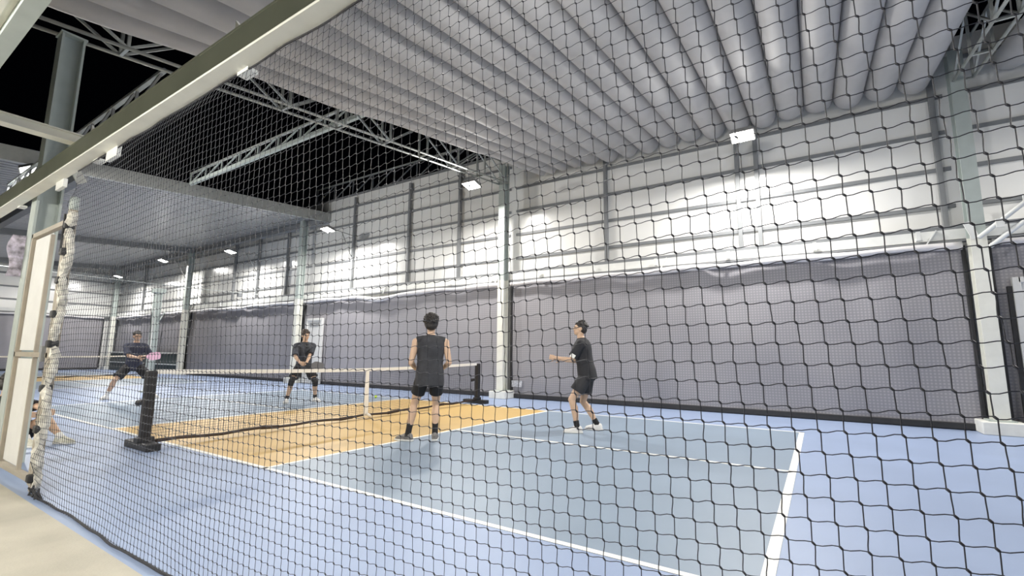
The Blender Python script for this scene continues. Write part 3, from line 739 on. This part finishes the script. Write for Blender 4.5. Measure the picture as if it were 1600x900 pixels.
def person(pos, head_dir, spec, label):
    """local frame: +Y is the way the person faces, +X their right, origin on the floor"""
    ang = math.atan2(head_dir[1], head_dir[0])-math.pi/2
    k = spec.get('scale', 1.0)
    sk = M[spec.get('skin', 'skin')]
    bk = spec.get('bulk', 1.0)
    hip = V(spec['hip']); lean = spec.get('lean', 0.0); tw = spec.get('twist', 0.0); tilt = spec.get('tilt', 0.0)
    Rt = Matrix.Rotation(tw, 3, 'Z') @ Matrix.Rotation(tilt, 3, 'Y') @ Matrix.Rotation(-lean, 3, 'X')
    X, Y, Z = Rt @ V((1,0,0)), Rt @ V((0,1,0)), Rt @ V((0,0,1))
    SP = lambda z, x=0, y=0: hip+X*x+Y*y+Z*z
    HX, HY = V((1,0,0)), V((0,1,0))
    # body ------------------------------------------------------------
    g = G()
    tor = [(-.09, .105, .085, 0), (-.03, .160, .112, 0), (.05, .158, .112, 0), (.15, .136, .096, .005), (.26, .146, .104, .01),
           (.37, .165, .116, .012), (.45, .168, .108, .008), (.505, .140, .085, 0), (.545, .075, .064, 0), (.58, .056, .058, .006)]
    g.loft([ringpts(SP(z, 0, yo), w*(bk if z < .54 else 1), d*(bk if z < .54 else 1), X, Y) for z, w, d, yo in tor])
    nb_ = SP(.54, 0, .0)
    hyaw, hpit = spec.get('head', (0, 0))
    Rh = Rt @ Matrix.Rotation(hyaw, 3, 'Z') @ Matrix.Rotation(hpit+lean*.8, 3, 'X')
    hx, hy, hz = Rh @ V((1,0,0)), Rh @ V((0,1,0)), Rh @ V((0,0,1))
    hc_ = SP(.585, 0, .012)+hz*.125+hy*.018
    HP = lambda x, y, z: hc_+hx*x+hy*y+hz*z
    g.tube([nb_-Z*.03, SP(.59, 0, .01), HP(0, -.015, -.06)], [.062, .054, .055], 12)
    g.ell(HP(0, -.008, .022), (.076, .096, .096), Rh, 18, 12)            # cranium
    g.ell(HP(0, .026, -.045), (.058, .066, .068), Rh, 16, 10)            # face and jaw
    g.ell(HP(0, .058, -.088), (.030, .028, .022), Rh)                    # chin
    g.tube([HP(0, .086, .012), HP(0, .104, -.018), HP(0, .110, -.030)], [.009, .013, .015], 8)   # nose
    g.ell(HP(0, .084, .022), (.055, .014, .010), Rh)                     # brow
    for s_ in (-1, 1):
        g.ell(HP(s_*.080, -.012, -.012), (.011, .022, .032), Rh)         # ears
        g.ell(HP(s_*.034, .078, -.030), (.020, .016, .016), Rh)          # cheeks
    legs = {}
    for s_, nm in ((-1, 'L'), (1, 'R')):
        h = hip+HX*(s_*.092)*1.0-V((0,0,.02)); h = hip+(X*(s_*.092))-Z*.03
        an = V(spec['ankle'+nm]); kn, an = ik(h, an, .43, .415, spec.get('pole'+nm, (0, 1, 0)))
        legs[nm] = (h, kn, an)
        limb(g, h, kn, [(-.05, .085), (.0, .093), (.25, .088), (.6, .070), (.9, .055), (1.0, .053)], 14)
        g.ell(kn, (.053, .055, .058))
        d = (an-kn).normalized(); back = V(spec.get('pole'+nm, (0, 1, 0))); back = -(back-d*back.dot(d)).normalized()
        g.tube([kn, kn+d*.06+back*.004, kn+d*.13+back*.014, kn+d*.22+back*.010, kn+d*.32, an], [.051, .052, .059, .050, .037, .034], 14)
        fd = V(spec.get('foot'+nm, (0, 1, 0))).normalized()
        g.tube([an-fd*.03-V((0,0,.03)), an+fd*.06-V((0,0,.045)), an+fd*.14-V((0,0,.06))], [.034, .036, .024], 10)
    arms = {}
    for s_, nm in ((-1, 'L'), (1, 'R')):
        sh = SP(.455, s_*.182*bk, -.004)
        wr = V(spec['wrist'+nm]); el, wr = ik(sh, wr, .29, .255, spec.get('elb'+nm, (s_*.5, -1, -.3)))
        arms[nm] = (sh, el, wr)
        g.tube([SP(.49, s_*.07, -.005), SP(.485, s_*.13, -.004), sh], [.05, .052, .056], 12)
        g.ell(sh, (.060, .058, .060))
        limb(g, sh, el, [(0, .056), (.3, .051), (.6, .046), (1.0, .038)], 12); g.ell(el, (.039, .039, .039))
        limb(g, el, wr, [(0, .038), (.25, .042), (.6, .034), (1.0, .025)], 12)
        hd = V(spec.get('hdir'+nm, tuple((wr-el).normalized())))
        hand(g, wr, hd, V(spec.get('hnrm'+nm, (-s_, 0, 0))), s_, spec.get('curl'+nm, .35))
    body = link('person', g.mesh('person'), sk, None, pos, True)
    body.rotation_euler = (0, 0, ang); body.scale = (k, k, k)
    tag(body, label, 'person', 'people in the hall'); remesh(body, .0068, 4)
    def P(gg, name, m, voxel=None, sm=4, parent=body):
        o = link(name, gg.mesh(name), m, parent, smooth=True)
        if voxel: remesh(o, voxel, sm)
        return o
    # eyes, mouth
    for s_ in (-1, 1):
        P(G().ell(HP(s_*.030, .085, .000), (.009, .006, .005), Rh), 'eye', M['eye'])
        P(G().tube([HP(s_*.015, .094, .018), HP(s_*.032, .094, .022), HP(s_*.050, .080, .016)], [.0025, .0035, .002], 6), 'eyebrow', M['hair'])
    P(G().ell(HP(0, .089, -.062), (.022, .006, .006), Rh), 'mouth', M['lips'])
    if spec.get('glasses'):
        gl = G()
        for s_ in (-1, 1):
            gl.tube([HP(s_*.032+.024*math.cos(a), .103-.006*abs(math.cos(a)), .002+.017*math.sin(a)) for a in np.linspace(0, 6.283, 13)], .003, 5)
            gl.tube([HP(s_*.056, .098, .005), HP(s_*.082, .02, .008), HP(s_*.085, -.02, .0)], .003, 5)
        gl.tube([HP(-.01, .106, .005), HP(.01, .106, .005)], .003, 5)
        P(gl, 'eyeglasses', M['black'])
    # hair ------------------------------------------------------------
    rnd = random.Random(spec.get('seed', 1)); hg = G(); vol = spec.get('hairvol', .018)
    hg.ell(HP(0, -.020, .040), (.078+vol*.6, .094+vol*.4, .084+vol), Rh, 18, 12)
    hg.ell(HP(0, -.050, -.012), (.070+vol*.4, .058+vol*.5, .070), Rh, 16, 10)
    for _ in range(spec.get('tufts', 46)):
        a = rnd.uniform(0, 6.283); b_ = rnd.uniform(.05, 1.5)
        dx, dy, dz = math.cos(b_)*math.cos(a), math.cos(b_)*math.sin(a), math.sin(b_)
        c = HP(dx*(.080+vol*.6), -.022+dy*(.094+vol*.4), .040+dz*(.082+vol))
        Rr = Rh @ Matrix.Rotation(rnd.uniform(0, 3.1), 3, 'Z') @ Matrix.Rotation(rnd.uniform(-.6, .6), 3, 'X')
        hg.ell(c, (.012, .028, .011+vol*.2), Rr, 8, 6)
    for _ in range(10):
        x_ = rnd.uniform(-.06, .06); hg.ell(HP(x_, .070-abs(x_)*.3, .060+rnd.uniform(-.008, .012)), (.014, .020, .020), Rh, 8, 6)
    P(hg, 'hair', M[spec.get('hair', 'hair')], .007, 2)
    # shirt ------------------------------------------------------------
    sg = G(); hem = spec.get('hem', -.06); inf = .016
    st2 = [(hem, .178, .132, -.004), (hem*.5, .180, .132, 0), (.05, .174, .128, 0), (.15, .160, .116, .004), (.26, .165, .120, .01), (.37, .180, .130, .012),
           (.45, .180 if spec['sleeve'] > 0 else .178, .124, .008), (.505, .150, .096, 0), (.548, .084, .074, 0), (.562, .070, .066, .004)]
    sg.loft([ringpts(SP(z, 0, yo), w*(bk if z < .54 else 1), d*(bk if z < .54 else 1), X, Y, 24) for z, w, d, yo in st2])
    rs2 = random.Random(9)
    for q in range(7):      # soft folds
        z = rs2.uniform(hem+.02, .25); a = rs2.uniform(0, 6.28)
        p0 = SP(z, .168*bk*math.cos(a), .122*bk*math.sin(a)); p1 = SP(z+rs2.uniform(-.05, .07), .168*bk*math.cos(a+.9), .122*bk*math.sin(a+.9))
        sg.tube([p0, (p0+p1)/2+X*.012*math.cos(a+.45)+Y*.012*math.sin(a+.45), p1], [.006, .013, .006], 6)
    for s_, nm in ((-1, 'L'), (1, 'R')):
        sh, el, wr = arms[nm]
        if spec['sleeve'] > 0:
            L = spec['sleeve']
            sg.tube([SP(.485, s_*.09, -.004), SP(.475, s_*.15, -.004), sh+(el-sh)*.05], [.066, .070, .074], 14)
            sg.ell(sh, (.074, .074, .076)); sg.tube([sh-(el-sh)*.08, sh+(el-sh)*.25, sh+(el-sh)*L*.7, sh+(el-sh)*L], [.066, .072, .074, .078], 14)
        else:
            sg.tube([SP(.49, s_*.05, -.004), SP(.497, s_*.10, -.004), SP(.478, s_*.176*bk, -.004)], [.060, .062, .060], 12)
    P(sg, 'shirt', M[spec['shirt']], .0095, 5)
    if spec.get('patch'):
        sh, el, wr = arms['L']; c = sh+(el-sh)*.74
        e1 = (el-sh).normalized(); o_ = V((-1, 0, .0)); o_ = (o_-e1*o_.dot(e1)).normalized(); t_ = e1.cross(o_)
        vs = []
        for dz in (-.028, .028):
            for q in range(5):
                a = (q-2)*.24; vs.append(c+e1*dz+(o_*math.cos(a)+t_*math.sin(a))*.082)
        P(G().add(vs, [(q, q+1, q+6, q+5) for q in range(4)]), 'sleeve_patch', M['tape'])
    # shorts -----------------------------------------------------------
    bg_ = G(); L = spec.get('shortlen', .62)
    bg_.loft([ringpts(SP(z, 0, 0), w, d, X, Y, 22) for z, w, d in ((-.12, .15, .112), (-.04, .176, .128), (.05, .174, .126), (.10, .160, .116))])
    for nm in ('L', 'R'):
        h, kn, an = legs[nm]; d = kn-h; fl = spec.get('flare', .012)
        bg_.tube([h-d*.08, h+d*.15, h+d*L*.6, h+d*L*.9, h+d*L], [.098, .106, .100+fl*.6, .098+fl, .099+fl], 16)
    P(bg_, 'shorts', M[spec.get('shorts', 'shorts')], .010, 4)
    # knee sleeves, socks, shoes ------------------------------------------
    for s_, nm in ((-1, 'L'), (1, 'R')):
        h, kn, an = legs[nm]; d = (an-kn).normalized(); u = (h-kn).normalized()
        if spec.get('kneesleeve'):
            P(G().tube([kn+u*.10, kn+u*.04, kn, kn+d*.05, kn+d*.10], [.070, .066, .066, .062, .062], 14), 'knee_sleeve', M['shorts'], .008, 3)
        L2 = spec.get('sock', .12); L3 = (an-kn).length
        P(G().tube([an-d*L2, an-d*L2*.5, an, an+d*.03], [.046+.05*max(0, L2-.1), .043, .043, .045], 14), 'sock', M[spec.get('sockm', 'sockb')], .007, 2)
        fd = V(spec.get('foot'+nm, (0, 1, 0))).normalized(); sx_ = V((0,0,1)).cross(fd).normalized()*-1
        fl_ = V((an.x, an.y, max(0.0, an.z-.085))); up = V((0,0,1))
        up = (up-fd*up.dot(fd)).normalized()
        sg2 = G()
        rings = []
        for y_, w_, h_ in ((-.075, .022, .055), (-.062, .036, .085), (-.02, .040, .100), (.04, .041, .092), (.09, .045, .068), (.14, .046, .052), (.18, .036, .040), (.20, .016, .028)):
            rings.append([fl_+fd*y_+sx_*(w_*cx_)+up*(.016+h_*cz_) for cx_, cz_ in ((-1, 0), (-1, .35), (-.8, .75), (-.4, 1), (.4, 1), (.8, .75), (1, .35), (1, 0))])
        sg2.loft(rings); sg2.tube([an-V((0,0,.03)), an+V((0,0,.005))], [.046, .048], 12)
        sh_ = P(sg2, 'shoe', M[spec.get('shoe'+nm, spec.get('shoe', 'shoew'))], .0065, 3)
        rings = [[fl_+fd*y_+sx_*(w_*c_)+up*z_ for c_, z_ in ((-1, 0), (1, 0), (1, .024), (-1, .024))] for y_, w_ in ((-.085, .024), (-.068, .040), (0, .043), (.08, .047), (.14, .050), (.185, .040), (.21, .018))]
        P(G().loft(rings), 'sole', M[spec.get('solem', 'sole')], None, 0, sh_)
    return body, arms, Rt
def paddle(owner, p, d, face, m, label):
    d = V(d).normalized(); f = V(face); f = (f-d*f.dot(d)).normalized(); s_ = d.cross(f)
    r = empty('pickleball_paddle', p, label, 'paddle', 'paddles held by players'); p = V(p)
    G().tube([p-d*.06, p+d*.075], .015, 10).part('handle', M['black'], r, True)
    out = [(.07, .016), (.10, .05), (.13, .085), (.18, .098), (.28, .099), (.33, .088), (.355, .06), (.36, .0)]
    poly = [(a, w) for a, w in out]+[(a, -w) for a, w in reversed(out[:-1])]
    n = len(poly); vs = [p+d*a+s_*w+f*.007 for a, w in poly]+[p+d*a+s_*w-f*.007 for a, w in poly]
    G().add(vs, [tuple(range(n)), tuple(range(2*n-1, n-1, -1))]+[(i, (i+1) % n, n+(i+1) % n, n+i) for i in range(n)]).part('blade', m, r)
    return r
def to_world(body, q):
    a = body.rotation_euler[2]; return body.location + Matrix.Rotation(a, 3, 'Z') @ (V(q)*body.scale[0])

# player seen from behind, sleeveless
p1, a1, _ = person((2.36, 2.06, 0), (-0.72, 0.69), dict(hip=(.08, -.03, .90), lean=.05, head=(-.05, .10),
    ankleL=(-.19, .02, .085), ankleR=(.18, .02, .085), footL=(-.75, .55, 0), footR=(.15, 1, 0), poleL=(-.15, 1, 0), poleR=(.1, 1, 0),
    wristL=(-.11, .18, .98), wristR=(.27, .18, .98), elbL=(-.42, -1, -.1), elbR=(.42, -1, -.1), hdirL=(.5, .8, -.1), hdirR=(-.5, .8, -.1),
    curlL=.55, curlR=.55, sleeve=0, shirt='sh_grey', bulk=1.13, hem=-.155, shortlen=.60, flare=.0, sock=.20, shoe='shoeg', hairvol=.042, tufts=110, seed=3, scale=.985),
    'player in charcoal sleeveless top and black socks, seen from behind at the kitchen line')
# player in white shoes, side view
p2, a2, _ = person((3.86, 4.12, 0), (-0.96, -0.28), dict(hip=(0, -.03, .88), lean=.15, head=(.12, .16),
    ankleL=(-.20, .10, .085), ankleR=(.18, -.16, .085), footL=(-.1, 1, 0), footR=(.2, 1, 0), poleL=(-.1, 1, 0), poleR=(.1, 1, 0),
    wristL=(-.17, .43, 1.12), wristR=(.12, .40, 1.10), elbL=(-.35, -.6, -1), elbR=(.35, -.6, -1), hdirL=(.1, 1, .12), hdirR=(-.1, 1, .1),
    curlL=.8, curlR=.8, sleeve=.80, shirt='sh_black', bulk=1.12, hem=-.10, shortlen=.66, shorts='shorts2', flare=.016, sock=.10, shoe='shoew', hairvol=.010, tufts=30, seed=5, patch=True, scale=1.01),
    'player in black T-shirt and white shoes standing side-on near the curtain')
# left player with pink paddle
p3, a3, _ = person((-7.38, 1.98, 0), (0.97, -0.22), dict(hip=(.02, -.08, .80), lean=.16, head=(.10, .0),
    ankleL=(.0, 0, 0), ankleR=(.0, 0, 0)) | dict(ankleL=(-.42, .10, .085), ankleR=(.46, -.08, .085), footL=(-.4, 1, 0), footR=(.6, 1, 0), poleL=(-.5, 1, 0), poleR=(.5, 1, 0),
    wristL=(-.12, .32, 1.00), wristR=(-.02, .34, .98), elbL=(-.9, -.5, -.5), elbR=(.9, -.5, -.6), hdirL=(.6, .7, 0), hdirR=(-.9, .45, .05),
    curlL=.6, curlR=.85, sleeve=.85, shirt='sh_navy', hem=-.10, shortlen=.80, sock=.13, sockm='sockw', shoe='shoew', skin='skin2', hairvol=.010, tufts=30, seed=8, glasses=True, scale=1.02),
    'player in navy shirt with eyeglasses holding a pink paddle at the left')
paddle(p3, to_world(p3, a3['R'][2]+V((-.07, .05, .01))), Matrix.Rotation(p3.rotation_euler[2], 3, 'Z') @ V((-.97, .15, .14)), (1, -.25, .35), M['pink'], 'pale pink paddle held by the left player')
# player behind the net
p4, a4, _ = person((-3.40, 3.98, 0), (0.90, -0.44), dict(hip=(-.02, -.08, .84), lean=.12, tilt=.02, head=(.30, .02),
    ankleL=(-.33, .02, .085), ankleR=(.29, .06, .085)) | dict(footL=(-.45, 1, 0), footR=(.25, 1, 0), poleL=(-.35, 1, 0), poleR=(.4, 1, 0),
    ankleL=(-.31, -.02, .085), ankleR=(.31, .08, .085), wristL=(-.02, .34, .90), wristR=(.12, .34, .92), elbL=(-.9, -.6, -.5), elbR=(.9, -.6, -.5), hdirL=(.6, .7, -.3), hdirR=(-.55, .8, -.2),
    curlL=.7, curlR=.85, sleeve=.92, shirt='sh_print', hem=-.12, shortlen=.72, sock=.09, shoe='shoew', kneesleeve=True, hair='hairb', hairvol=.020, tufts=60, seed=11, scale=1.02),
    'player in printed black T-shirt and knee sleeves behind the net')
paddle(p4, to_world(p4, a4['L'][2]+V((-.02, .08, -.02))), Matrix.Rotation(p4.rotation_euler[2], 3, 'Z') @ V((-.9, .3, -.25)), (1, -.3, .2), M['pgrey'], 'grey paddle held low by the player behind the net')
# person sitting on the floor at the left edge
p5, a5, _ = person((-1.53, -1.045, 0), (0.92, 0.40), dict(hip=(0, -.21, .09), lean=-.32, head=(1.5, .1),
    ankleL=(-.12, .44, .085), ankleR=(.14, .26, .085), footL=(-.1, 1, .0), footR=(.1, 1, .0), poleL=(-.15, .3, 1), poleR=(.15, .3, 1),
    wristL=(-.14, .18, .42), wristR=(.14, .18, .42), elbL=(-1, -.2, -.2), elbR=(1, -.2, -.2), curlL=.5, curlR=.5,
    sleeve=.85, shirt='sh_black', hem=-.04, shortlen=.55, sock=.06, sockm='sockw', shoe='shoec', hairvol=.034, tufts=40, seed=13, scale=.95),
    'person with black hair and cream shoes sitting on the floor behind the gate')

# turn the joined body shapes into continuous skins
for o, vx, sm in REMESH:
    m = o.modifiers.new('r', 'REMESH'); m.mode = 'VOXEL'; m.voxel_size = vx; m.use_smooth_shade = True
    if sm: s2 = o.modifiers.new('s', 'SMOOTH'); s2.factor = 0.5; s2.iterations = sm
dg = bpy.context.evaluated_depsgraph_get()
new = [(o, bpy.data.meshes.new_from_object(o.evaluated_get(dg), depsgraph=dg)) for o, _, _ in REMESH]
for o, me in new:
    mm = o.data.materials[0]; o.modifiers.clear(); o.data = me
    me.materials.clear(); me.materials.append(mm)
    me.polygons.foreach_set('use_smooth', [True]*len(me.polygons))
